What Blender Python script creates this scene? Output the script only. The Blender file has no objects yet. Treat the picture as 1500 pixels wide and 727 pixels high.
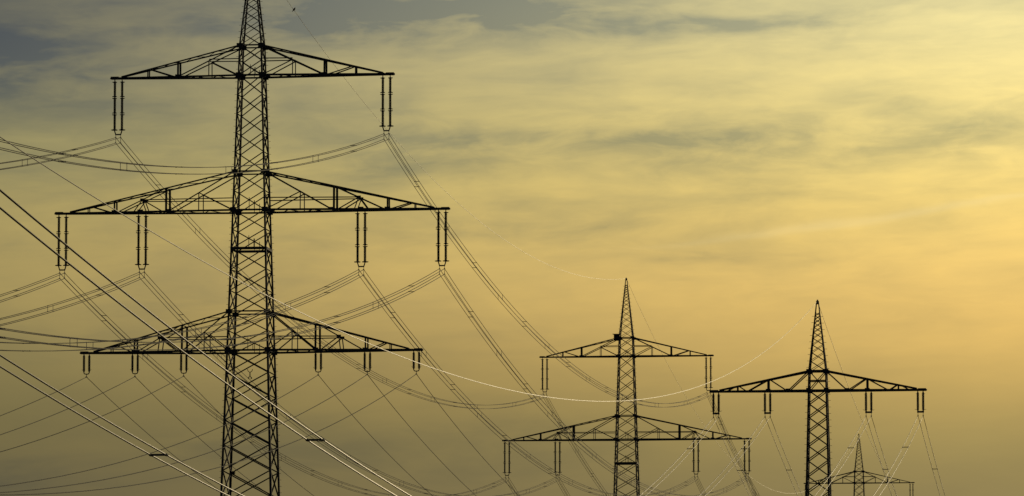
import bpy, bmesh, math, random
from mathutils import Vector, Matrix
from math import sin, cos, pi, radians, atan, atan2, hypot

scene = bpy.context.scene
COL = scene.collection
random.seed(7)

# ------------------------------------------------------------------ camera
EYE = 1.7
PITCH = 5.535
cam_d = bpy.data.cameras.new("camera")
cam = bpy.data.objects.new("camera", cam_d)
COL.objects.link(cam)
cam.location = (0, 0, EYE)
cam.rotation_euler = (radians(90 + PITCH), 0, 0)
cam_d.sensor_width = 36
cam_d.sensor_fit = 'HORIZONTAL'
cam_d.lens = 200
cam_d.clip_start = 0.5
cam_d.clip_end = 20000
scene.camera = cam

# ------------------------------------------------------------------ light
SUN_AZ, SUN_EL = 12.5, 4.5            # behind thin cloud, just right of the frame
sd = bpy.data.lights.new("sun", 'SUN')
sd.energy = 0.5
sd.angle = radians(4)
sd.color = (1.0, 0.80, 0.48)
so = bpy.data.objects.new("sun", sd)
COL.objects.link(so)
sdir = Vector((sin(radians(SUN_AZ)) * cos(radians(SUN_EL)),
               cos(radians(SUN_AZ)) * cos(radians(SUN_EL)), sin(radians(SUN_EL))))
so.rotation_euler = sdir.to_track_quat('Z', 'Y').to_euler()

scene.view_settings.view_transform = 'Standard'
scene.view_settings.look = 'None'
scene.view_settings.exposure = 0
scene.view_settings.gamma = 1
scene.cycles.use_denoising = False
scene.cycles.max_bounces = 4
scene.cycles.sample_clamp_direct = 1.2
scene.render.filter_size = 1.7


def lin(c):
    return tuple(((x / 255.0) / 12.92 if x / 255.0 < .04045 else ((x / 255.0 + .055) / 1.055) ** 2.4) for x in c)


# ------------------------------------------------------------------ sky (a veil of evening cloud, by direction)
world = bpy.data.worlds.new("World")
scene.world = world
world.use_nodes = True
WN = world.node_tree.nodes
WL = world.node_tree.links
WN.clear()


def nd(kind, **kw):
    n = WN.new(kind)
    for k, v in kw.items():
        setattr(n, k, v)
    return n


def put(sock, v):
    if hasattr(v, 'is_output') or hasattr(v, 'links'):
        WL.new(v, sock)
    else:
        sock.default_value = v


def m(op, a, b=0.0, c=0.0, clamp=False):
    n = nd('ShaderNodeMath', operation=op)
    n.use_clamp = clamp
    put(n.inputs[0], a)
    put(n.inputs[1], b)
    put(n.inputs[2], c)
    return n.outputs[0]


def smooth(x, lo, hi, a=0.0, b=1.0, kind='SMOOTHSTEP'):
    n = nd('ShaderNodeMapRange', interpolation_type=kind)
    n.clamp = True
    put(n.inputs[0], x)
    for i, v in enumerate((lo, hi, a, b)):
        n.inputs[i + 1].default_value = v
    return n.outputs[0]


def mix(f, a, b, blend='MIX'):
    n = nd('ShaderNodeMix', data_type='RGBA', blend_type=blend)
    put(n.inputs[0], f)
    for s, v in ((n.inputs[6], a), (n.inputs[7], b)):
        put(s, v if not isinstance(v, tuple) else (v + (1.0,))[:4])
    return n.outputs[2]


def ramp(x, stops):
    n = nd('ShaderNodeValToRGB')
    cr = n.color_ramp
    cr.interpolation = 'B_SPLINE'
    while len(cr.elements) < len(stops):
        cr.elements.new(.5)
    for e, (p, c) in zip(cr.elements, stops):
        e.position = p
        e.color = lin(c) + (1,)
    put(n.inputs[0], x)
    return n.outputs[0]


def noise(x, y, scale, detail, rough, z=0.0, dist=0.0):
    v = nd('ShaderNodeCombineXYZ')
    put(v.inputs[0], x)
    put(v.inputs[1], y)
    put(v.inputs[2], z)
    n = nd('ShaderNodeTexNoise')
    WL.new(v.outputs[0], n.inputs['Vector'])
    n.inputs['Scale'].default_value = scale
    n.inputs['Detail'].default_value = detail
    n.inputs['Roughness'].default_value = rough
    n.inputs['Distortion'].default_value = dist
    return n.outputs['Fac']


tc = nd('ShaderNodeTexCoord')
sep = nd('ShaderNodeSeparateXYZ')
WL.new(tc.outputs['Generated'], sep.inputs[0])
DEG = 180 / pi
az = m('MULTIPLY', m('ARCTAN2', sep.outputs[0], sep.outputs[1]), DEG)       # degrees, 0 = north of the camera
el = m('MULTIPLY', m('ARCSINE', sep.outputs[2]), DEG)

# gentle warp so that no edge runs straight
wx = m('MULTIPLY', m('SUBTRACT', noise(m('DIVIDE', az, 2.2), m('DIVIDE', el, .5), 1.0, 3, .5, 3.1), .5), 1.3)
wy = m('MULTIPLY', m('SUBTRACT', noise(m('DIVIDE', az, 2.8), m('DIVIDE', el, .6), 1.0, 3, .5, 9.7), .5), .34)
azw = m('ADD', az, wx)
elw = m('ADD', el, wy)


def EL(v):
    return 5.535 + (363.5 - v) * 0.006876


def AZ(u):
    return (u - 750) * 0.006876


def stops(rows):
    out = [(max(0, min(1, e / 14.0)), c) for e, c in rows]
    return sorted(out, key=lambda r: r[0])


e14 = m('DIVIDE', m('ADD', el, m('MULTIPLY', wy, .55)), 14.0, clamp=True)
cool = ramp(e14, stops([(0, (102, 94, 68)), (2.6, (109, 100, 70)), (EL(700), (114, 103, 70)), (EL(600), (118, 108, 70)),
                        (EL(510), (138, 125, 81)), (EL(410), (168, 149, 93)), (EL(310), (168, 152, 97)),
                        (EL(220), (147, 140, 97)), (EL(120), (124, 121, 98)), (EL(20), (108, 107, 93)),
                        (10.5, (100, 102, 96)), (14, (92, 96, 98))]))
warm = ramp(e14, stops([(0, (136, 122, 82)), (2.6, (144, 129, 85)), (EL(710), (147, 130, 83)), (EL(650), (165, 145, 88)),
                        (EL(590), (184, 157, 92)), (EL(500), (226, 187, 106)), (EL(400), (241, 202, 117)),
                        (EL(300), (246, 214, 126)), (EL(200), (245, 220, 138)), (EL(90), (251, 231, 156)),
                        (EL(-10), (240, 226, 162)), (14, (190, 186, 150))]))
dsun = m('ABSOLUTE', m('SUBTRACT', az, 13.0))
glow = m('POWER', smooth(dsun, 18.3, 8.3, 0.0, 1.0, 'LINEAR'), 1.25)
sky = mix(glow, cool, warm)

# long thin streaks and broader banks of cloud
tilt = m('SUBTRACT', elw, m('MULTIPLY', az, .03))
n_bank = noise(m('DIVIDE', azw, 2.6), m('DIVIDE', tilt, .62), 1.0, 4, .52, 1.7)
n_streak = noise(m('DIVIDE', azw, 1.7), m('DIVIDE', tilt, .19), 1.0, 5, .50, 5.3, .0)
n_mottle = noise(m('DIVIDE', azw, .95), m('DIVIDE', tilt, .30), 1.0, 6, .58, 21.3, .25)
n_fine = noise(m('DIVIDE', az, .55), m('DIVIDE', tilt, .075), 1.0, 4, .6, 12.9, .0)
high = smooth(el, 3.6, 6.4, .26, 1.0)
dark = smooth(n_bank, .47, .74)
light = smooth(n_bank, .50, .24)
blob_sum = None
for (u, v, ru, rv, s) in [(30, 112, 150, 52, .80), (-60, 60, 160, 60, .5), (660, 18, 230, 32, 1.55), (490, 40, 130, 26, .55), (820, 38, 100, 24, .5), (860, 212, 300, 28, .42), (300, 62, 260, 56, .28), (480, 22, 160, 36, .35), (170, 25, 170, 36, .15),
                          (1120, 28, 190, 24, .58), (1120, 205, 190, 40, .45), (1410, 192, 150, 42, .50),
                          (1060, 228, 140, 22, .30), (700, 185, 130, 26, .22), (600, 238, 140, 42, .50),
                          (1420, 225, 60, 14, .25), (430, 655, 170, 46, .35), (30, 715, 170, 42, .40),
                          (700, 680, 160, 50, .22), (1010, 378, 70, 12, .20), (800, 640, 140, 36, .2),
                          (190, 170, 170, 24, .15), (760, 332, 160, 18, .38), (870, 70, 110, 22, .15), (1240, 290, 160, 10, .12)]:
    q = m('ADD', m('POWER', m('DIVIDE', m('SUBTRACT', azw, AZ(u)), ru * .006876), 2),
          m('POWER', m('DIVIDE', m('SUBTRACT', elw, EL(v)), rv * .006876), 2))
    g = m('MULTIPLY', m('EXPONENT', m('MULTIPLY', q, -1.0)), s)
    blob_sum = g if blob_sum is None else m('ADD', blob_sum, g)
ragged = m('MULTIPLY', smooth(n_streak, .30, .68, .72, 1.15), smooth(n_mottle, .36, .62, .62, 1.2))
shade = m('ADD', m('MULTIPLY', blob_sum, ragged), m('MULTIPLY', m('MULTIPLY', dark, high), .38))
shade = m('ADD', shade, m('MULTIPLY', m('MULTIPLY', m('SUBTRACT', n_streak, .5), high), .42))
shade = m('ADD', shade, m('MULTIPLY', m('MULTIPLY', m('SUBTRACT', n_fine, .5), high), .30))
shade = m('ADD', shade, m('MULTIPLY', m('MULTIPLY', m('SUBTRACT', n_mottle, .5), high), 1.15))
shade = m('SUBTRACT', shade, m('MULTIPLY', m('MULTIPLY', light, high), .20))
pos = m('MAXIMUM', shade, 0.0)
pos = m('MINIMUM', pos, 1.0)
neg = m('MINIMUM', m('MAXIMUM', m('MULTIPLY', shade, -1.0), 0.0), 1.0)
slate = mix(glow, (.50, .585, .88), (.57, .63, .78))
sky = mix(pos, sky, mix(1.0, sky, slate, 'MULTIPLY'))
sky = mix(neg, sky, mix(1.0, sky, (1.42, 1.36, 1.16), 'MULTIPLY'))
# an old, spread contrail
cl = m('SUBTRACT', elw, m('ADD', m('MULTIPLY', az, .115), 4.93 + .47))
ct = m('MULTIPLY', m('EXPONENT', m('MULTIPLY', m('POWER', m('DIVIDE', cl, .035), 2), -1)), smooth(az, .6, 3.4, 0, .12))
sky = mix(ct, sky, (1.0, .86, .50))
# away from the sun the overcast dims and cools
away = smooth(dsun, 18.3, 100.0, 0.0, 1.0)
sky = mix(away, sky, mix(1.0, sky, (.42, .52, .80), 'MULTIPLY'))
bg1 = nd('ShaderNodeBackground')
WL.new(sky, bg1.inputs[0])
bg1.inputs[1].default_value = 1.0
wout = nd('ShaderNodeOutputWorld')
WL.new(bg1.outputs[0], wout.inputs[0])


# ------------------------------------------------------------------ materials
def material(name, base, rough=.6, metal=0.0, spec=.5, var=None, scale=3.0, bump=0.0):
    mt = bpy.data.materials.new(name)
    mt.use_nodes = True
    N, L = mt.node_tree.nodes, mt.node_tree.links
    b = N['Principled BSDF']
    b.inputs['Base Color'].default_value = base + (1,)
    b.inputs['Roughness'].default_value = rough
    b.inputs['Metallic'].default_value = metal
    b.inputs['Specular IOR Level'].default_value = spec
    if var:
        t = N.new('ShaderNodeTexCoord')
        n = N.new('ShaderNodeTexNoise')
        n.inputs['Scale'].default_value = scale
        n.inputs['Detail'].default_value = 5
        L.new(t.outputs['Object'], n.inputs['Vector'])
        r = N.new('ShaderNodeValToRGB')
        r.color_ramp.elements[0].position = .35
        r.color_ramp.elements[0].color = base + (1,)
        r.color_ramp.elements[1].position = .7
        r.color_ramp.elements[1].color = var + (1,)
        L.new(n.outputs['Fac'], r.inputs[0])
        L.new(r.outputs[0], b.inputs['Base Color'])
        if bump:
            bp = N.new('ShaderNodeBump')
            bp.inputs['Strength'].default_value = bump
            L.new(n.outputs['Fac'], bp.inputs['Height'])
            L.new(bp.outputs[0], b.inputs['Normal'])
    return mt


STEEL = material('weathered_steel', (.022, .021, .018), .7, 0, .25, (.034, .030, .024), 1.5)
FITTING = material('galvanised_fitting', (.03, .03, .028), .6, 0, .3, (.045, .043, .04), 9.0)
GLAZE = material('brown_glaze', (.022, .012, .008), .35, 0, .4, (.03, .017, .011), 4.0)
WIRE = material('aged_conductor', (.035, .032, .026), .65, 0, .12, (.05, .045, .036), .6)
EARTHW = material('earth_wire_strand', (.06, .055, .045), .31, 0, .055, (.065, .06, .05), .6)
NEWWIRE = material('twin_conductor', (.035, .032, .026), .30, 0, .007, (.05, .045, .036), .6)
for mt in (EARTHW, NEWWIRE):            # laid strands scatter light across the cable much more than along it
    nt = mt.node_tree
    cx = nt.nodes.new('ShaderNodeCombineXYZ')
    for i_, v_ in enumerate((.123, .992, 0.0)):
        cx.inputs[i_].default_value = v_
    pb = nt.nodes['Principled BSDF']
    pb.inputs['Anisotropic'].default_value = 1.0
    pb.inputs['Anisotropic Rotation'].default_value = .25
    nt.links.new(cx.outputs[0], pb.inputs['Tangent'])
TWIG = material('dry_twig', (.025, .018, .012), .9, 0, .2, (.045, .032, .02), 12.0)
WOOD = material('tarred_wood', (.025, .02, .016), .85, 0, .2, (.04, .03, .022), 6.0)
FEATHER = material('black_feather', (.015, .014, .015), .7, 0, .3, (.025, .022, .022), 20.0)
BEAK = material('horn_beak', (.05, .035, .012), .5)
FIELD = material('stubble_field', (.05, .055, .022), .95, 0, .1, (.10, .085, .045), .05, .3)
CONC = material('footing_concrete', (.25, .24, .22), .9, 0, .2, (.33, .32, .3), 3.0)


# ------------------------------------------------------------------ mesh helpers
def mesh_of(name, verts, faces, mat):
    me = bpy.data.meshes.new(name)
    me.from_pydata(verts, [], faces)
    me.update()
    me.materials.append(mat)
    return me


def link(name, me, parent=None):
    o = bpy.data.objects.new(name, me)
    COL.objects.link(o)
    if parent is not None:
        o.parent = parent
    return o


def thing(name, label, cat, loc=(0, 0, 0), rz=0.0, group=None):
    o = bpy.data.objects.new(name, None)
    o.empty_display_size = .5
    COL.objects.link(o)
    o.location = loc
    o.rotation_euler = (0, 0, rz)
    o['label'] = label
    o['category'] = cat
    if group:
        o['group'] = group
    return o


def copy_tree(o, parent=None):
    c = o.copy()
    COL.objects.link(c)
    if parent is not None:
        c.parent = parent
    for ch in list(o.children):
        copy_tree(ch, c)
    return c


ANG = [(-.5, -.5), (.5, -.5), (.5, -.34), (-.34, -.34), (-.34, .5), (-.5, .5)]


def prism(section, z0=0.0, z1=1.0):
    n = len(section)
    v = [(x, y, z0) for x, y in section] + [(x, y, z1) for x, y in section]
    f = [(i, (i + 1) % n, n + (i + 1) % n, n + i) for i in range(n)]
    f.append(tuple(range(n - 1, -1, -1)))
    f.append(tuple(range(n, 2 * n)))
    return v, f


V_, F_ = prism(ANG)
ANGLE_BAR = mesh_of('angle_bar', V_, F_, STEEL)
V_, F_ = prism([(-.5, -.5), (.5, -.5), (.5, .5), (-.5, .5)])
FLAT_BAR = mesh_of('flat_bar', V_, F_, STEEL)
FIT_BAR = mesh_of('fitting_bar', V_, F_, FITTING)


def frame(p, q, roll=0.0):
    d = (q - p)
    L = d.length
    z = d / L
    up = Vector((0, 0, 1)) if abs(z.z) < .95 else Vector((0, 1, 0))
    x = up.cross(z).normalized()
    y = z.cross(x)
    R = Matrix((x, y, z)).transposed()
    if roll:
        R = R @ Matrix.Rotation(roll, 3, 'Z')
    return R, L


def bar(name, p, q, t, parent, t2=None, roll=0.0, me=None):
    p, q = Vector(p), Vector(q)
    R, L = frame(p, q, roll)
    o = link(name, me or ANGLE_BAR, parent)
    o.matrix_local = Matrix.Translation(p) @ R.to_4x4() @ Matrix.Diagonal((t, t2 or t, L, 1))
    return o


class MB:
    def __init__(self):
        self.v, self.f = [], []

    def add(self, v, f):
        k = len(self.v)
        self.v += [tuple(x) for x in v]
        self.f += [tuple(i + k for i in a) for a in f]

    def bar(self, p, q, t, t2=None, section=None):
        p, q = Vector(p), Vector(q)
        R, L = frame(p, q)
        v, f = prism(section or ANG)
        self.add([p + R @ Vector((x * t, y * (t2 or t), z * L)) for x, y, z in v], f)

    def rod(self, p, q, r0, r1=None, n=6):
        p, q = Vector(p), Vector(q)
        R, L = frame(p, q)
        r1 = r0 if r1 is None else r1
        v = [p + R @ Vector((r0 * cos(2 * pi * i / n), r0 * sin(2 * pi * i / n), 0)) for i in range(n)]
        v += [p + R @ Vector((r1 * cos(2 * pi * i / n), r1 * sin(2 * pi * i / n), L)) for i in range(n)]
        f = [(i, (i + 1) % n, n + (i + 1) % n, n + i) for i in range(n)]
        f += [tuple(range(n - 1, -1, -1)), tuple(range(n, 2 * n))]
        self.add(v, f)

    def box(self, c, s):
        x, y, z = c
        a, b, d = s[0] / 2, s[1] / 2, s[2] / 2
        v = [(x + i * a, y + j * b, z + k * d) for k in (-1, 1) for j in (-1, 1) for i in (-1, 1)]
        self.add(v, [(0, 2, 3, 1), (4, 5, 7, 6), (0, 1, 5, 4), (2, 6, 7, 3), (0, 4, 6, 2), (1, 3, 7, 5)])

    def lathe(self, prof, n=8, c=(0, 0, 0)):
        k = len(prof)
        v = []
        for r, z in prof:
            for i in range(n):
                v.append((c[0] + r * cos(2 * pi * i / n), c[1] + r * sin(2 * pi * i / n), c[2] + z))
        f = []
        for j in range(k - 1):
            for i in range(n):
                f.append((j * n + i, (j + 1) * n + i, (j + 1) * n + (i + 1) % n, j * n + (i + 1) % n))
        f.append(tuple(range(n)))
        f.append(tuple(range(k * n - 1, (k - 1) * n - 1, -1)))
        self.add(v, f)

    def tube(self, pts, r, n=6, closed=False):
        pts = [Vector(p) for p in pts]
        k = len(pts)
        v = []
        for j, p in enumerate(pts):
            a = pts[(j - 1) % k] if closed else pts[max(j - 1, 0)]
            b = pts[(j + 1) % k] if closed else pts[min(j + 1, k - 1)]
            R, _ = frame(a, b)
            v += [p + R @ Vector((r * cos(2 * pi * i / n), r * sin(2 * pi * i / n), 0)) for i in range(n)]
        f = []
        for j in range(k if closed else k - 1):
            for i in range(n):
                a, b = j * n, ((j + 1) % k) * n
                f.append((a + i, a + (i + 1) % n, b + (i + 1) % n, b + i))
        if not closed:
            f += [tuple(range(n - 1, -1, -1)), tuple(range((k - 1) * n, k * n))]
        self.add(v, f)

    def mesh(self, name, mat, smooth=False):
        me = mesh_of(name, self.v, self.f, mat)
        if smooth:
            me.polygons.foreach_set('use_smooth', [True] * len(me.polygons))
        return me

    def build(self, name, mat, parent=None, smooth=False):
        return link(name, self.mesh(name, mat, smooth), parent)


# ------------------------------------------------------------------ ground
def make_ground():
    n = 48
    S = 9000.0
    v, f = [], []
    for j in range(n + 1):
        for i in range(n + 1):
            v.append((-S + 2 * S * i / n, -2000 + 2 * S * j / n, 0.0))
    for j in range(n):
        for i in range(n):
            a = j * (n + 1) + i
            f.append((a, a + 1, a + n + 2, a + n + 1))
    o = link('ground', mesh_of('ground', v, f, FIELD))
    o['kind'] = 'structure'


make_ground()


# ------------------------------------------------------------------ lattice pylons
def lerp(a, b, t):
    return a + (b - a) * t


def pylon(label, cat_group, loc, rz, spec, base_drop=0.0):
    """A lattice pylon: legs, braces, struts, plates and crossarms, in metres, feet at local z = -base_drop."""
    root = thing('power_pylon', label, 'pylon', loc, rz, cat_group)
    tip, apex = spec['tip'], spec['arms'][0]['apex']
    wa, sl = spec['w_apex'], spec['slope']

    def W(h):
        if h <= apex:
            return wa + (apex - h) * sl
        return lerp(wa, .13, (h - apex) / (tip - apex))

    tl, tb = spec['leg_t'], spec['brace_t']
    base = -base_drop
    for sx in (-1, 1):
        for sy in (-1, 1):
            mb = MB()
            pts = [(sx * W(h) / 2, sy * W(h) / 2, h) for h in (base, 12, spec['vis_bottom'], apex, tip - .05)]
            sec = [(-sx * x, -sy * y) for x, y in ANG]
            if sx * sy < 0:
                sec = sec[::-1]
            ths = [tl * 1.35, tl * 1.2, tl * 1.05, tl * .72, tl * .42]
            v, f = [], []
            n = len(sec)
            for (x, y, z), t in zip(pts, ths):
                v += [(x + a * t, y + b * t, z) for a, b in sec]
            for k in range(len(pts) - 1):
                f += [(k * n + i, k * n + (i + 1) % n, (k + 1) * n + (i + 1) % n, (k + 1) * n + i) for i in range(n)]
            f += [tuple(range(n - 1, -1, -1)), tuple(range((len(pts) - 1) * n, len(pts) * n))]
            mb.add(v, f)
            mb.build('leg', STEEL, root)
            fb = MB()
            x, y = pts[0][0], pts[0][1]
            fb.lathe([(.55, base - .1), (.55, base + .25), (.45, base + .35)], 10, (x, y, 0))
            fb.build('footing', CONC, root)
    # levels of the bracing
    lv = []
    for h0, h1, k in spec['panels']:
        lv += [(lerp(h0, h1, i / k), lerp(h0, h1, (i + 1) / k)) for i in range(k)]
    h = apex
    up = []
    while h < tip - .9:
        p = max(.26, .60 * W(h))
        up.append((h + p, h))
        h += p
    low = MB()
    h = lv[-1][1]
    while h > base + .5:
        p = min(spec['p_ratio'] * W(h), h - base)
        lv.append((h, max(h - p, base)))
        h -= p

    def face_pts(k, ha, hb):
        a, b = W(ha) / 2, W(hb) / 2
        # corner order round the mast
        c = [(-1, -1), (1, -1), (1, 1), (-1, 1)]
        (x0, y0), (x1, y1) = c[k], c[(k + 1) % 4]
        return (Vector((x0 * a, y0 * a, ha)), Vector((x1 * a, y1 * a, ha)),
                Vector((x0 * b, y0 * b, hb)), Vector((x1 * b, y1 * b, hb)))
    for ha, hb in up + lv:
        t = tb * (.62 if hb >= apex - .01 else 1.0) * (1.15 if ha < spec['arms'][-1]['bottom'] + .1 else 1.0)
        for k in range(4):
            A0, A1, B0, B1 = face_pts(k, ha, hb)
            nrm = Vector(((A1 - A0).y, -(A1 - A0).x, 0)).normalized()
            ins = nrm * (-.035)
            if ha > spec['vis_bottom']:
                bar('brace', A0, B1, t, root, roll=pi if k % 2 else 0)
                bar('brace', A1 + ins, B0 + ins, t, root)
            else:
                low.bar(A0, B1, t)
                low.bar(A1 + ins, B0 + ins, t)
    o = low.build('lower_bracing', STEEL, root)
    o['kind'] = 'stuff'
    # horizontal struts round the mast
    for h, t in spec['struts']:
        for k in range(4):
            A0, A1, _, _ = face_pts(k, h, h)
            bar('strut', A0, A1, t, root)
    for h, up_ in spec['mid_posts']:
        y = W(h) / 2 - .03
        for s in (-1, 1):
            bar('post', (0.02, s * y, h), (0.02, s * y, h + up_), tb * .6, root)
            bar('post', (0.42, s * y, h), (0.42, s * y, h + up_ * .72), tb * .6, root)
    # step bolts on two legs
    sb = MB()
    for sx, sy in ((-1, -1), (1, 1)):
        h = spec['vis_bottom'] - 3
        i = 0
        while h < tip - .8:
            w = W(h) / 2
            if i % 2 == 0:
                sb.rod((sx * (w), sy * w, h), (sx * (w + .23), sy * w, h), .014, n=5)
            else:
                sb.rod((sx * w, sy * w, h), (sx * w, sy * (w + .23), h), .014, n=5)
            h += .25
            i += 1
    o = sb.build('step_bolts', STEEL, root)
    o['kind'] = 'stuff'
    # peak cap
    cp = MB()
    cp.box((0, 0, tip - .12), (.22, .22, .26))
    cp.box((0, 0, tip + .05), (.10, .32, .10))
    cp.build('peak_cap', STEEL, root)
    # crossarms
    for arm in spec['arms']:
        for s in (-1, 1):
            crossarm(root, arm, s, W)
    return root


def crossarm(root, arm, s, W):
    L, zb, za = arm['L'], arm['bottom'], arm['apex']
    wb, wa = W(zb) / 2, W(za) / 2
    ytip = .13
    xj = arm['join'] * L
    tc_, tt, tp, td = arm['t']

    def yb(x):
        return lerp(wb, ytip, max(0, (x - wb) / (L - wb)))

    def B(fr, sy):
        x = fr * L if fr > 0 else wb
        return Vector((s * x, sy * yb(x), zb))

    def T(fr, sy):
        x = fr * L
        t = (x - wa) / (xj - wa)
        return Vector((s * x, sy * lerp(wa, yb(xj), t), lerp(za, zb + .10, t)))

    def AP(sy):
        return Vector((s * wa, sy * wa, za))
    mb = MB()
    for sy in (-1, 1):
        mb.bar(B(0, sy), Vector((s * (L + .02), sy * ytip, zb)), tc_)
    arm_o = mb.build('crossarm', STEEL, root)
    for sy in (-1, 1):
        bar('top_chord', AP(sy), T(arm['join'], sy), tt, arm_o)
        dm = arm['main']
        bar('diagonal', AP(sy), B(dm, sy), td * 1.25, arm_o)
        if 'inner' in arm:
            fi = arm['inner']
            a, b = AP(sy), B(dm, sy)
            N = a.lerp(b, (fi * L - wa) / (dm * L - wa))
            bar('diagonal', B(0, sy), N, td, arm_o)
            bar('post', N, Vector((s * fi * L, sy * yb(fi * L), zb)), tp * .75, arm_o)
            if 'hnode' not in arm:
                zz = N.z + .12
                bar('horizontal', (s * W(zz) / 2, sy * W(zz) / 2, zz), (N.x, N.y, zz), td, arm_o)
        for f, k in arm['posts']:
            bar('post', B(f, sy), T(f, sy), tp * k, arm_o, roll=pi / 4)
        if 'hnode' in arm:
            a, b = T(dm + .015, sy), B(arm['hb'], sy)
            fh = arm['hnode']
            H = a.lerp(b, (fh - dm - .015) / (arm['hb'] - dm - .015))
            bar('diagonal', a, b, td * 1.1, arm_o)
            bar('diagonal', B(dm + .03, sy), H, td * 1.1, arm_o)
            bar('horizontal', (s * W(H.z) / 2, sy * W(H.z) / 2, H.z), H, td, arm_o)
            for f in arm['hang']:
                bar('hanger', H, B(f, sy), td * 1.05, arm_o)
            g = MB()
            g.box((H.x, H.y, H.z), (.34, .03, .22))
            g.build('gusset_plate', STEEL, arm_o)
        for (k0, f0), (k1, f1) in arm['diags']:
            p = B(f0, sy) if k0 == 'b' else T(f0, sy)
            q = B(f1, sy) if k1 == 'b' else T(f1, sy)
            bar('diagonal', p, q, td * 1.1, arm_o)
        pl = arm['plate']
        pls = [(AP(sy) + Vector((0, sy * .012, -.02)), pl, pl * .72), (B(0, sy) + Vector((0, sy * .012, .02)), pl * .9, pl * .8)]
        pls += [(B(f, sy) + Vector((0, 0, .05)), pl * .9, pl * .5) for f in arm['nodes']]
        for c, w_, h_ in pls:
            bar('gusset_plate', c - Vector((0, 0, h_ / 2)), c + Vector((0, 0, h_ / 2)), w_, arm_o, t2=.035, me=FLAT_BAR)
    # lacing between front and back chords
    k = arm['lace']
    for i in range(k):
        f0, f1 = lerp(wb / L, .93, i / k), lerp(wb / L, .93, (i + 1) / k)
        sy = 1 if i % 2 else -1
        bar('lacing_bar', B(f0, sy) + Vector((0, 0, -.03)), B(f1, -sy) + Vector((0, 0, -.03)), td * .7, arm_o)
    for i in range(k - 1):
        f0, f1 = lerp(wa / L + .01, .90, i / (k - 1)), lerp(wa / L + .01, .90, (i + 1) / (k - 1))
        sy = 1 if i % 2 else -1
        bar('lacing_bar', T(f0, sy), T(f1, -sy), td * .6, arm_o)
    for f, kk in arm['posts']:
        bar('lacing_bar', T(f, -1), T(f, 1), td * .8, arm_o)
        bar('lacing_bar', B(f, -1), B(f, 1), td * .8, arm_o)
    e = MB()
    e.box((s * (L - .14), 0, zb + .02), (.62, ytip * 2 + .14, .20))
    e.box((s * (L + .19), 0, zb), (.10, .16, .12))
    e.build('end_plate', STEEL, arm_o)


def arm(L, bottom, apex, **kw):
    d = dict(L=L, bottom=bottom, apex=apex, join=.94, t=(.15, .11, .095, .076), plate=.50, lace=12, hang=[])
    d.update(kw)
    return d


BIG = dict(
    tip=68.0, w_apex=1.70, slope=.0618, leg_t=.175, brace_t=.082, vis_bottom=22.0, p_ratio=.55,
    panels=[(60.41, 58.04, 2), (58.04, 50.46, 5), (50.46, 47.42, 2), (47.42, 44.4, 2), (44.4, 39.48, 3), (39.48, 36.43, 2)],
    struts=[(60.41, .11), (58.04, .14), (50.46, .11), (47.42, .14), (44.4, .20), (39.48, .11), (36.43, .14)],
    mid_posts=[(58.06, .8), (47.45, .95), (44.5, .9), (36.45, .95)],
    arms=[
        arm(11.05, 58.04, 60.41, main=.525, inner=.30, posts=[(.525, 1.2), (.745, .8)],
            diags=[(('b', .545), ('t', .73))], nodes=[.525], lace=11),
        arm(15.42, 47.42, 50.46, main=.42, inner=.26, hnode=.555, hb=.685, hang=[.533, .60], join=.935,
            posts=[(.43, 1.35), (.70, 1.0), (.838, .6)], diags=[(('b', .715), ('t', .82))], nodes=[.42, .565, .70], lace=14),
        arm(13.32, 36.43, 39.48, main=.395, inner=.26, hnode=.53, hb=.67, hang=[.54], join=.935,
            posts=[(.395, 1.25), (.684, 1.0), (.826, .6)], diags=[(('b', .70), ('t', .80))], nodes=[.395, .684], lace=13),
    ])

SMALL = dict(
    tip=40.2, w_apex=1.30, slope=.046, leg_t=.165, brace_t=.070, vis_bottom=22.5, p_ratio=.74,
    panels=[(34.74, 33.22, 1)],
    struts=[(34.74, .13), (33.98, .09), (33.22, .13)],
    mid_posts=[],
    arms=[arm(8.2, 33.22, 34.74, main=.278, posts=[(.468, 1.1), (.76, .8)], join=.935,
              diags=[(('b', .29), ('t', .455)), (('t', .475), ('b', .664)), (('b', .675), ('t', .75)), (('t', .79), ('b', .865))],
              nodes=[.278, .468], t=(.15, .12, .095, .072), plate=.42, lace=9)])

YAW = -atan(.1243)
PA = Vector((-20.34, 442.0, 0))
PB = Vector((14.57, 722.2, -.22))
PD = Vector((70.45, 1154.05, 7.55))
PC = Vector((23.72, 440.0, 0))
G_PY = 'lattice power pylons'
A = pylon('largest, nearest black lattice pylon with three wide crossarms, its peak cut off at the top', G_PY, PA, YAW, BIG)
SB = dict(BIG)
SB['arms'] = [dict(a) for a in BIG['arms']]
SB['arms'][0]['L'] = 10.93
SB['arms'][1]['L'] = 15.72
B_ = pylon('mid-distance black lattice pylon with two crossarms and a nest box beside its mast', G_PY, PB, YAW, SB)
D_ = pylon('smallest far lattice pylon, peak and one crossarm showing partly behind the single-armed pylon', G_PY, PD, -atan(.1294), BIG, base_drop=7.55)
C_ = pylon('black lattice pylon at the right with one crossarm of four short insulator strings', G_PY, PC, -atan(.1236), SMALL)


def place(root, x, y, z):
    c, s = cos(root.rotation_euler.z), sin(root.rotation_euler.z)
    return root.location + Vector((c * x - s * y, s * x + c * y, z))


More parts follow.
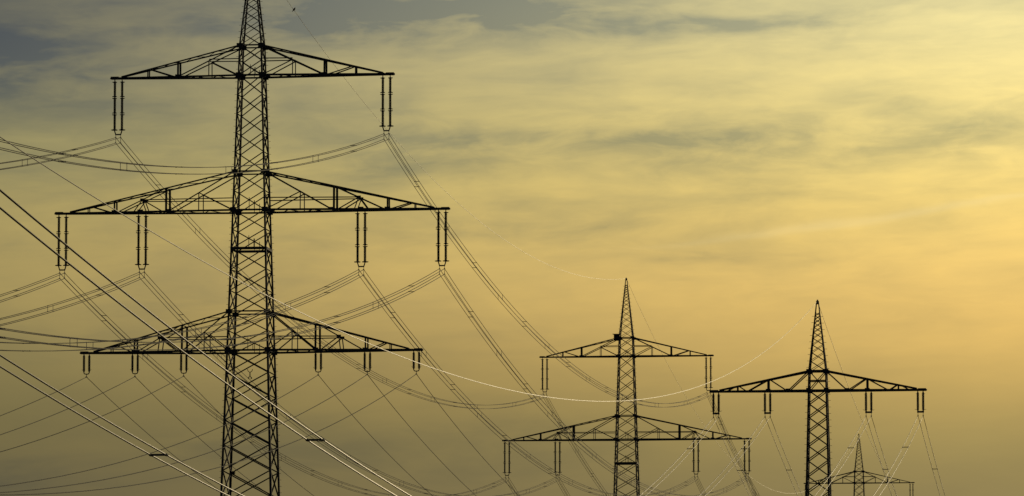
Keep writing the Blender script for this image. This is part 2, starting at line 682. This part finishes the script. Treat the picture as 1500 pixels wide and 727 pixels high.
# ------------------------------------------------------------------ insulator strings
def rod_mesh(segs, r_core, r_shed, n_sheds, joint, top, bottom, n=8):
    """Long-rod insulator with sheds: segs rods one under another between z = top and bottom."""
    mb = MB()
    prof = []
    seg = (top - bottom) / segs
    for k in range(segs):
        z1 = top - k * seg
        z0 = z1 - seg
        prof.append((joint, z1))
        prof.append((joint, z1 - .06))
        prof.append((r_core, z1 - .07))
        a, b = z1 - .09, z0 + .09
        st = (a - b) / n_sheds
        for i in range(n_sheds):
            z = a - i * st
            prof += [(r_core, z), (r_shed, z - st * .45), (r_shed * .96, z - st * .6), (r_core, z - st * .72)]
        prof.append((r_core, z0 + .07))
        prof.append((joint, z0 + .06))
        prof.append((joint, z0))
    mb.lathe(prof, n)
    return mb.mesh('insulator_rod', GLAZE)


LONG_ROD = rod_mesh(3, .072, .122, 14, .06, -.14, -4.05)
SHORT_ROD = rod_mesh(1, .070, .115, 13, .06, -.08, -1.42)
C_ROD = rod_mesh(1, .070, .115, 14, .06, -.08, -1.56)


def ring_mesh(rad, r):
    mb = MB()
    mb.tube([(rad * cos(2 * pi * i / 12), rad * sin(2 * pi * i / 12), 0) for i in range(12)], r, 5, True)
    mb.rod((-rad, 0, 0), (rad, 0, 0), r * .8, n=5)
    return mb.mesh('arcing_ring', FITTING)


RING_S = ring_mesh(.175, .024)
RING_L = ring_mesh(.23, .034)


def long_string():
    root = thing('insulator_string', '', 'insulator')
    for s in (-1, 1):
        sh = MB()
        sh.bar((s * .29, 0, .02), (s * .29, 0, -.15), .07, section=[(-.5, -.5), (.5, -.5), (.5, .5), (-.5, .5)])
        sh.build('shackle', FITTING, root)
        rod = link('insulator_rod', LONG_ROD, root)
        rod.location = (s * .29, 0, 0)
        for z, me in ((-.22, RING_S), (-1.36, RING_S), (-1.50, RING_S), (-2.66, RING_S), (-2.80, RING_S), (-4.0, RING_L)):
            rg = link('arcing_ring', me, rod)
            rg.location = (s * .02, 0, z)
    yk = MB()
    for s in (-1, 1):
        yk.bar((s * .30, 0, -4.03), (s * .20, 0, -4.36), .085, .06)
    yk.box((0, 0, -4.36), (.46, .06, .10))
    yk.build('yoke', FITTING, root)
    for s in (-1, 1):
        lk = MB()
        lk.rod((s * .195, 0, -4.36), (s * .195, 0, -5.06), .018)
        h = lk.build('hanger_link', FITTING, root)
        for z in (-4.60, -5.03):
            cl = MB()
            cl.tube([(s * .195, -.20, z - .012), (s * .195, -.08, z + .02), (s * .195, .08, z + .02), (s * .195, .20, z - .012)], .036, 6)
            cl.build('suspension_clamp', FITTING, h)
    return root


def short_string():
    root = thing('insulator_string', '', 'insulator')
    for s in (-1, 1):
        rod = link('insulator_rod', SHORT_ROD, root)
        rod.location = (s * .21, 0, 0)
        hn = MB()
        hn.tube([(0, 0, -1.30), (s * .10, 0, -1.28), (s * .17, 0, -1.20)], .013, 5)
        hn.tube([(0, 0, -.16), (s * .09, 0, -.18)], .013, 5)
        hn.build('arcing_horn', FITTING, rod)
        sh = MB()
        sh.box((s * .21, 0, -.03), (.07, .06, .13))
        sh.build('shackle', FITTING, root)
    yk = MB()
    yk.tube([(-.21, 0, -1.41), (-.205, 0, -1.48), (-.16, 0, -1.55), (-.06, 0, -1.57), (.06, 0, -1.57), (.16, 0, -1.55),
             (.205, 0, -1.48), (.21, 0, -1.41)], .042, 6)
    yk.build('yoke', FITTING, root)
    lk = MB()
    lk.rod((0, 0, -1.55), (0, 0, -1.78), .022)
    h = lk.build('hanger_link', FITTING, root)
    cl = MB()
    cl.tube([(0, -.22, -1.812), (0, -.08, -1.78), (0, .08, -1.78), (0, .22, -1.812)], .045, 6)
    cl.build('suspension_clamp', FITTING, h)
    return root


def twin_string():
    root = thing('insulator_string', '', 'insulator')
    for s in (-1, 1):
        rod = link('insulator_rod', C_ROD, root)
        rod.location = (s * .205, 0, 0)
        hn = MB()
        hn.tube([(-.05 * s, 0, -1.47), (s * .14, 0, -1.47), (s * .24, 0, -1.42)], .014, 5)
        hn.tube([(0, 0, -.20), (s * .16, 0, -.22)], .013, 5)
        hn.build('arcing_horn', FITTING, rod)
        sh = MB()
        sh.box((s * .205, 0, -.03), (.07, .06, .13))
        sh.build('shackle', FITTING, root)
    yk = MB()
    yk.box((0, 0, -1.63), (.54, .07, .14))
    yk.build('yoke', FITTING, root)
    for s in (-1, 1):
        lk = MB()
        lk.rod((s * .2, 0, -1.66), (s * .2, 0, -1.90), .02)
        h = lk.build('hanger_link', FITTING, root)
        cl = MB()
        cl.tube([(s * .2, -.2, -1.932), (s * .2, -.08, -1.90), (s * .2, .08, -1.90), (s * .2, .2, -1.932)], .038, 6)
        cl.build('suspension_clamp', FITTING, h)
    return root


def hang(protos, make, root, x, z, label, group):
    key = make.__name__
    if key not in protos:
        o = protos[key] = make()
    else:
        o = copy_tree(protos[key])
    o.location = place(root, x, 0, z)
    o.rotation_euler = (0, 0, root.rotation_euler.z)
    o['label'] = label
    o['group'] = group
    return o


PROTO = {}
SIDE = {-1: 'left', 1: 'right'}
G_L, G_S, G_T = 'long twin insulator strings', 'short insulator strings on the lowest crossarm', 'short twin-rod insulator strings of the single-armed pylon'
Z1, Z2, Z3, ZC = 58.04 - .08, 47.42 - .08, 36.43 - .08, 33.22 - .07
NAMES = {'A': 'nearest pylon', 'B': 'mid-distance pylon', 'D': 'far pylon'}
BIGP = {'A': (A, 1.0, 1.0), 'B': (B_, .985, 1.02), 'D': (D_, 1.0, 1.0)}


def xs(key):
    _, k1, k2 = BIGP[key]
    return 10.63 * k1, 8.67 * k2, 15.02 * k2


for key in 'ABD':
    root = BIGP[key][0]
    x1, xi, xo = xs(key)
    for s in (-1, 1):
        hang(PROTO, long_string, root, s * x1, Z1, 'long twin insulator string under the %s tip of the %s\'s top crossarm' % (SIDE[s], NAMES[key]), G_L)
        if key == 'D':
            continue
        hang(PROTO, long_string, root, s * xo, Z2, 'long twin insulator string under the %s tip of the %s\'s middle crossarm' % (SIDE[s], NAMES[key]) if key == 'A'
             else 'long twin insulator string under the %s tip of the %s\'s lower crossarm' % (SIDE[s], NAMES[key]), G_L)
        hang(PROTO, long_string, root, s * xi, Z2, 'long twin insulator string halfway along the %s half of the %s\'s %s crossarm' % (SIDE[s], NAMES[key], 'middle' if key == 'A' else 'lower'), G_L)
X3 = (5.31, 9.17, 13.02)
ORD = ('nearest the mast', 'middle one', 'at the tip')
for s in (-1, 1):
    for x, w in zip(X3, ORD):
        hang(PROTO, short_string, A, s * x, Z3, 'short U-shaped insulator string, %s half of the nearest pylon\'s lowest crossarm, %s' % (SIDE[s], w), G_S)
XC = (3.92, 7.93)
for s in (-1, 1):
    for x, w in zip(XC, ('halfway along', 'at the tip of')):
        hang(PROTO, twin_string, C_, s * x, ZC, 'short twin-rod insulator string %s the %s half of the single-armed pylon\'s crossarm' % (w, SIDE[s]), G_T)


# ------------------------------------------------------------------ conductors
def sag_curve(p, q, a, n):
    """Points of a hanging wire from p to q, relative to p; a = half its curvature (1/m)."""
    d = q - p
    L = hypot(d.x, d.y)
    out = []
    for i in range(n + 1):
        t = i / n
        s = t * L
        out.append(Vector((d.x * t, d.y * t, d.z * t - a * s * (L - s))))
    return out, L


def at_s(p, q, a, s):
    d = q - p
    L = hypot(d.x, d.y)
    t = s / L
    return Vector((d.x * t, d.y * t, d.z * t - a * s * (L - s)))


def spacer_mesh(length, vertical, t):
    mb = MB()
    v = Vector((0, 0, 1)) if vertical else Vector((1, 0, 0))
    sec = [(-.5, -.5), (.5, -.5), (.5, .5), (-.5, .5)]
    mb.bar(-v * length / 2, v * length / 2, t * .8, t, section=sec)
    for k in (-1, 1):
        c = v * length / 2 * k
        mb.tube([c + Vector((0, -.11, 0)), c + Vector((0, .11, 0))], t * .75, 6)
    return mb.mesh('spacer', FITTING)


SP_V = spacer_mesh(.43, True, .036)
SP_H = spacer_mesh(.39, False, .042)
SP_T = spacer_mesh(.40, False, .052)


def span(kind, label, group, p, q, a, r, offs, rz, spacers=None, mat=WIRE, n=72, cat='power line', name='conductor_bundle'):
    p, q = Vector(p), Vector(q)
    pts, L = sag_curve(p, q, a, n)
    mb = MB()
    mb.tube(pts, r, 6)
    me = mb.mesh('wire', mat, smooth=True)
    if len(offs) == 1:
        o = link(name, me)
        o.location = p
        o['label'], o['category'], o['group'] = label, cat, group
        return o
    root = thing(name, label, cat, p, 0, group)
    side = Vector((cos(rz), sin(rz), 0))
    for ox, oz in offs:
        w = link('wire', me, root)
        w.location = side * ox + Vector((0, 0, oz))
    if spacers:
        s0, step, style = spacers
        s, i = s0, 0
        while s < L - 8:
            c = at_s(p, q, a, s)
            if style == 'quad':
                if i % 2:
                    for ox in (-.195, .195):
                        k = link('spacer', SP_V, root)
                        k.location = c + side * ox + Vector((0, 0, 0))
                        k.rotation_euler = (0, 0, rz)
                else:
                    for oz in (-.215, .215):
                        k = link('spacer', SP_H, root)
                        k.location = c + Vector((0, 0, oz))
                        k.rotation_euler = (0, 0, rz)
            else:
                k = link('spacer', SP_T, root)
                k.location = c
                k.rotation_euler = (0, 0, rz)
            s += step
            i += 1
    return root


QUAD = [(x, z) for x in (-.195, .195) for z in (-.215, .215)]
ZQ = -4.815
GQ = 'four-wire conductor bundles of the big pylons'
PREV = Vector((-20.27 - 442 * .1243, 0.0, 0))          # where the line's pylon behind the frame stands


def prev_pt(x, z):
    c, s = cos(YAW), sin(YAW)
    return PREV + Vector((c * x, s * x, z + 1.2))


for s in (-1, 1):
    for i, (fam, z, nm) in enumerate(((0, Z1, 'top'), (1, Z2, 'inner middle'), (2, Z2, 'outer middle'))):
        xa, xb, xd = s * xs('A')[fam], s * xs('B')[fam], s * xs('D')[fam]
        a0 = place(A, xa, 0, z + ZQ)
        b0 = place(B_, xb, 0, z + ZQ)
        d0 = place(D_, xd, 0, z + ZQ)
        nmB = ('%s top crossarm tip', 'inner string, %s half of lower crossarm', '%s lower crossarm tip')[fam] % SIDE[s]
        nm = {k: ('%s top crossarm tip', 'inner string, %s half of middle crossarm', '%s middle crossarm tip')[fam] % SIDE[k] for k in (-1, 1)}
        span('q', 'four-wire bundle running left from the nearest pylon\'s %s' % nm[s], GQ,
             a0, prev_pt(xa, z + ZQ), .0004, .0235, QUAD, YAW, (17, 18, 'quad'))
        span('q', 'four-wire bundle sagging down rightward from the nearest pylon\'s %s' % nm[s], GQ,
             a0, b0, .00042, .0225, QUAD, YAW, (17, 18, 'quad'))
        span('q', 'four-wire bundle dropping away beyond the mid-distance pylon\'s %s' % nmB, GQ,
             b0, d0, .0004, .0235, QUAD, YAW, (17, 18, 'quad'))
ZS = -1.80
for s in (-1, 1):
    for x, w in zip(X3, ('innermost', 'middle', 'outermost')):
        a0 = place(A, s * x, 0, Z3 + ZS)
        b0 = place(B_, s * x, 0, Z3 + ZS)
        span('s', 'single wire running left from %s short string, %s half of the nearest pylon\'s lowest crossarm' % (w, SIDE[s]),
             'single wires of the lowest crossarm', a0, prev_pt(s * x, Z3 + ZS), .0004, .025, [(0, 0)], YAW, name='conductor_wire')
        span('s', 'single wire sagging rightward from %s short string, %s half of nearest pylon\'s lowest crossarm' % (w, SIDE[s]),
             'single wires of the lowest crossarm', a0, b0, .00042, .024, [(0, 0)], YAW, name='conductor_wire')

CY = -atan(.1236)
cdir = Vector((.1236, 1, 0)).normalized()
TW = [(-.2, 0), (.2, 0)]
GT = 'twin-wire bundles of the single-armed pylon'
NL = {(-1, 1): 'left tip', (-1, 0): 'left inner string', (1, 0): 'right inner string', (1, 1): 'right tip'}
for s in (-1, 1):
    for i, x in enumerate(XC):
        c0 = place(C_, s * x, 0, ZC - 1.915)
        lab = {(-1, 1): 'pale twin-wire bundle rising from the bottom edge to the single-armed pylon\'s left tip',
               (-1, 0): 'pale twin-wire bundle rising from the bottom edge to the single-armed pylon\'s left inner string',
               (1, 0): 'lower of the two thick close twin-wire bundles, crossing the bottom left corner',
               (1, 1): 'upper of the two thick close twin-wire bundles, slanting across the nearest pylon'}[(s, i)]
        span('t', lab, GT, c0, c0 - cdir * 488 + Vector((0, 0, 1.27 if i else .70)), .000376, .021, TW, CY, (22, 46, 'twin'), mat=NEWWIRE, n=120)
        span('t', 'twin-wire bundle falling rightward beyond the single-armed pylon\'s %s' % NL[(s, i)], GT,
             c0, c0 + cdir * 372, .000374, .019, TW, CY, (22, 46, 'twin'), mat=NEWWIRE)
tipC = place(C_, 0, 0, 40.2)
q = tipC - cdir * 488
q.z = 34.5
GE = 'thin earth wires from pylon peaks'
span('e', 'long thin earth wire sagging from the upper left edge up to the single-armed pylon\'s peak', GE, tipC, q, .000324, .0145, [(0, 0)], CY, mat=EARTHW, n=120, name='earth_wire')
span('e', 'thin earth wire falling to the right from the single-armed pylon\'s peak past the far pylon', GE, tipC, tipC + cdir * 372, .000325, .014, [(0, 0)], CY, mat=EARTHW, name='earth_wire')
tA, tB, tD = place(A, 0, 0, 68.0), place(B_, 0, 0, 68.0), place(D_, 0, 0, 68.0)
EA = .00037
span('e', 'thin earth wire carrying a bird, curving from the top edge to the mid-distance pylon\'s peak', GE, tA, tB, EA, .0155, [(0, 0)], YAW, mat=EARTHW, n=96, name='earth_wire')
span('e', 'thin earth wire falling steeply to the right from the mid-distance pylon\'s peak', GE, tB, tD, .0004, .0145, [(0, 0)], YAW, mat=EARTHW, n=96, name='earth_wire')


# ------------------------------------------------------------------ nest box on the mid-distance pylon
def nest_box():
    o = thing('nest_box', 'dark square nest box beside the mast on the mid-distance pylon\'s upper left crossarm', 'nest box', place(B_, -1.23, -.35, 60.12), YAW)
    mb = MB()
    w, d, h, t = .64, .58, .72, .03
    mb.box((-w / 2 + t / 2, 0, h / 2), (t, d, h))
    mb.box((w / 2 - t / 2, 0, h / 2), (t, d, h))
    mb.box((0, d / 2 - t / 2, h / 2), (w - 2 * t, t, h))
    mb.box((0, -d / 2 + t / 2, h * .3), (w - 2 * t, t, h * .6))
    mb.box((0, -d / 2 + t / 2, h * .93), (w - 2 * t, t, h * .14))
    mb.build('box_wall', WOOD, o)
    r = MB()
    r.box((-.06, 0, h + .025), (w + .22, d + .12, .05))
    r.build('roof', WOOD, o)
    f = MB()
    f.box((-.10, 0, -.03), (w + .32, d + .06, .06))
    f.build('floor_board', WOOD, o)
    b = MB()
    b.bar((.0, .1, -.06), (.5, .1, -.06), .07)
    b.bar((.25, .1, -.06), (.45, .1, -.5), .05)
    b.build('bracket', STEEL, o)


nest_box()


def bird_nest():
    mb = MB()
    for i in range(150):
        th, ph = random.uniform(0, 2 * pi), random.uniform(-1.2, 1.2)
        c = Vector((cos(th) * .15 * cos(ph), sin(th) * .15 * cos(ph), .11 * sin(ph)))
        d = Vector((-sin(th) + random.uniform(-.6, .6), cos(th) + random.uniform(-.6, .6), random.uniform(-.5, .5))).normalized()
        l = random.uniform(.06, .17)
        mb.rod(c - d * l, c + d * l, .011, .006, 4)
    o = mb.build('bird_nest', TWIG)
    w = 1.70 + (60.41 - 27.1) * .0618
    o.location = place(A, -w / 2 + .16, w / 2 - .16, 27.05)
    o['label'] = 'small dark twig nest lodged against the nearest pylon\'s left leg near the bottom'
    o['category'] = 'nest'


bird_nest()


def hanging_bracket():
    w = 1.70 + (60.41 - 35.1) * .0618
    o = thing('hanging_bracket', 'small dark forked bracket hanging inside the nearest pylon below its lowest crossarm', 'bracket', place(A, -.34, w / 2 - .06, 34.95), YAW)
    b = MB()
    b.tube([(0, 0, 0), (0, 0, -.30)], .04, 6)
    b.build('stem', FITTING, o)
    for s in (-1, 1):
        f = MB()
        f.tube([(s * .20, 0, .22), (s * .16, 0, .08), (s * .08, 0, .01), (0, 0, -.02)], .028, 6)
        f.build('arm', FITTING, o)
        g = MB()
        g.tube([(0, 0, -.28), (s * .06, 0, -.38), (s * .10, 0, -.44)], .03, 6)
        g.lathe([(.02, .06), (.055, .03), (.06, -.03), (.03, -.07)], 8, (s * .11, 0, -.47))
        g.build('weight', FITTING, o)


hanging_bracket()


# ------------------------------------------------------------------ the bird on the earth wire
def bird():
    sb_ = 20.2
    pos = tA + at_s(tA, tB, EA, sb_)
    o = thing('bird', 'small black bird perched on the thin wire near the top edge', 'bird', pos, radians(62))
    # body as one loft from beak base to tail tip, facing local -Y and up
    ctr = [(0, -.115, .215, .012, .012), (0, -.105, .222, .030, .030), (0, -.085, .220, .040, .042), (0, -.062, .198, .042, .046),
           (0, -.045, .165, .056, .058), (0, -.02, .125, .073, .074), (0, .01, .085, .076, .074), (0, .045, .045, .060, .056),
           (0, .08, .010, .038, .030), (0, .12, -.028, .034, .014), (0, .17, -.070, .040, .009), (0, .205, -.098, .036, .006)]
    n = 10
    v, f = [], []
    for x, y, z, rx, rz in ctr:
        ax = Vector((0, .62, -.78))            # long axis
        upv = Vector((0, .78, .62))
        for i in range(n):
            a = 2 * pi * i / n
            p = Vector((x, y, z)) + Vector((1, 0, 0)) * rx * cos(a) + upv * rz * sin(a)
            v.append(p)
    for j in range(len(ctr) - 1):
        for i in range(n):
            f.append((j * n + i, j * n + (i + 1) % n, (j + 1) * n + (i + 1) % n, (j + 1) * n + i))
    f += [tuple(range(n - 1, -1, -1)), tuple(range((len(ctr) - 1) * n, len(ctr) * n))]
    mb = MB()
    mb.add(v, f)
    mb.build('body', FEATHER, o, True)
    for s in (-1, 1):
        wg = MB()
        pts = [(s * .070, -.03, .15), (s * .084, .0, .10), (s * .074, .06, .03), (s * .035, .13, -.035)]
        vv, ff = [], []
        for k, (x, y, z) in enumerate(pts):
            wd = (.03, .055, .045, .008)[k]
            vv += [(x, y - wd * .78, z - wd * .62), (x + s * .010, y, z), (x, y + wd * .78, z + wd * .62), (x - s * .012, y, z)]
        for k in range(3):
            for i in range(4):
                ff.append((k * 4 + i, k * 4 + (i + 1) % 4, k * 4 + 4 + (i + 1) % 4, k * 4 + 4 + i))
        ff += [(3, 2, 1, 0), (12, 13, 14, 15)]
        wg.add(vv, ff)
        wg.build('wing', FEATHER, o)
        lg = MB()
        lg.tube([(s * .022, .01, .03), (s * .024, -.005, .004)], .006, 5)
        for dx in (-.012, 0, .012):
            lg.tube([(s * .024, -.005, .012), (s * .024 + dx, -.022, .010), (s * .024 + dx, -.026, -.004)], .004, 4)
        lg.build('leg', BEAK, o)
        ey = MB()
        ey.lathe([(.001, .006), (.005, .003), (.005, -.003), (.001, -.006)], 6, (s * .033, -.102, .228))
        ey.build('eye', BEAK, o)
    bk = MB()
    bk.rod((0, -.112, .216), (0, -.152, .205), .010, .001, 6)
    bk.build('beak', BEAK, o)


bird()
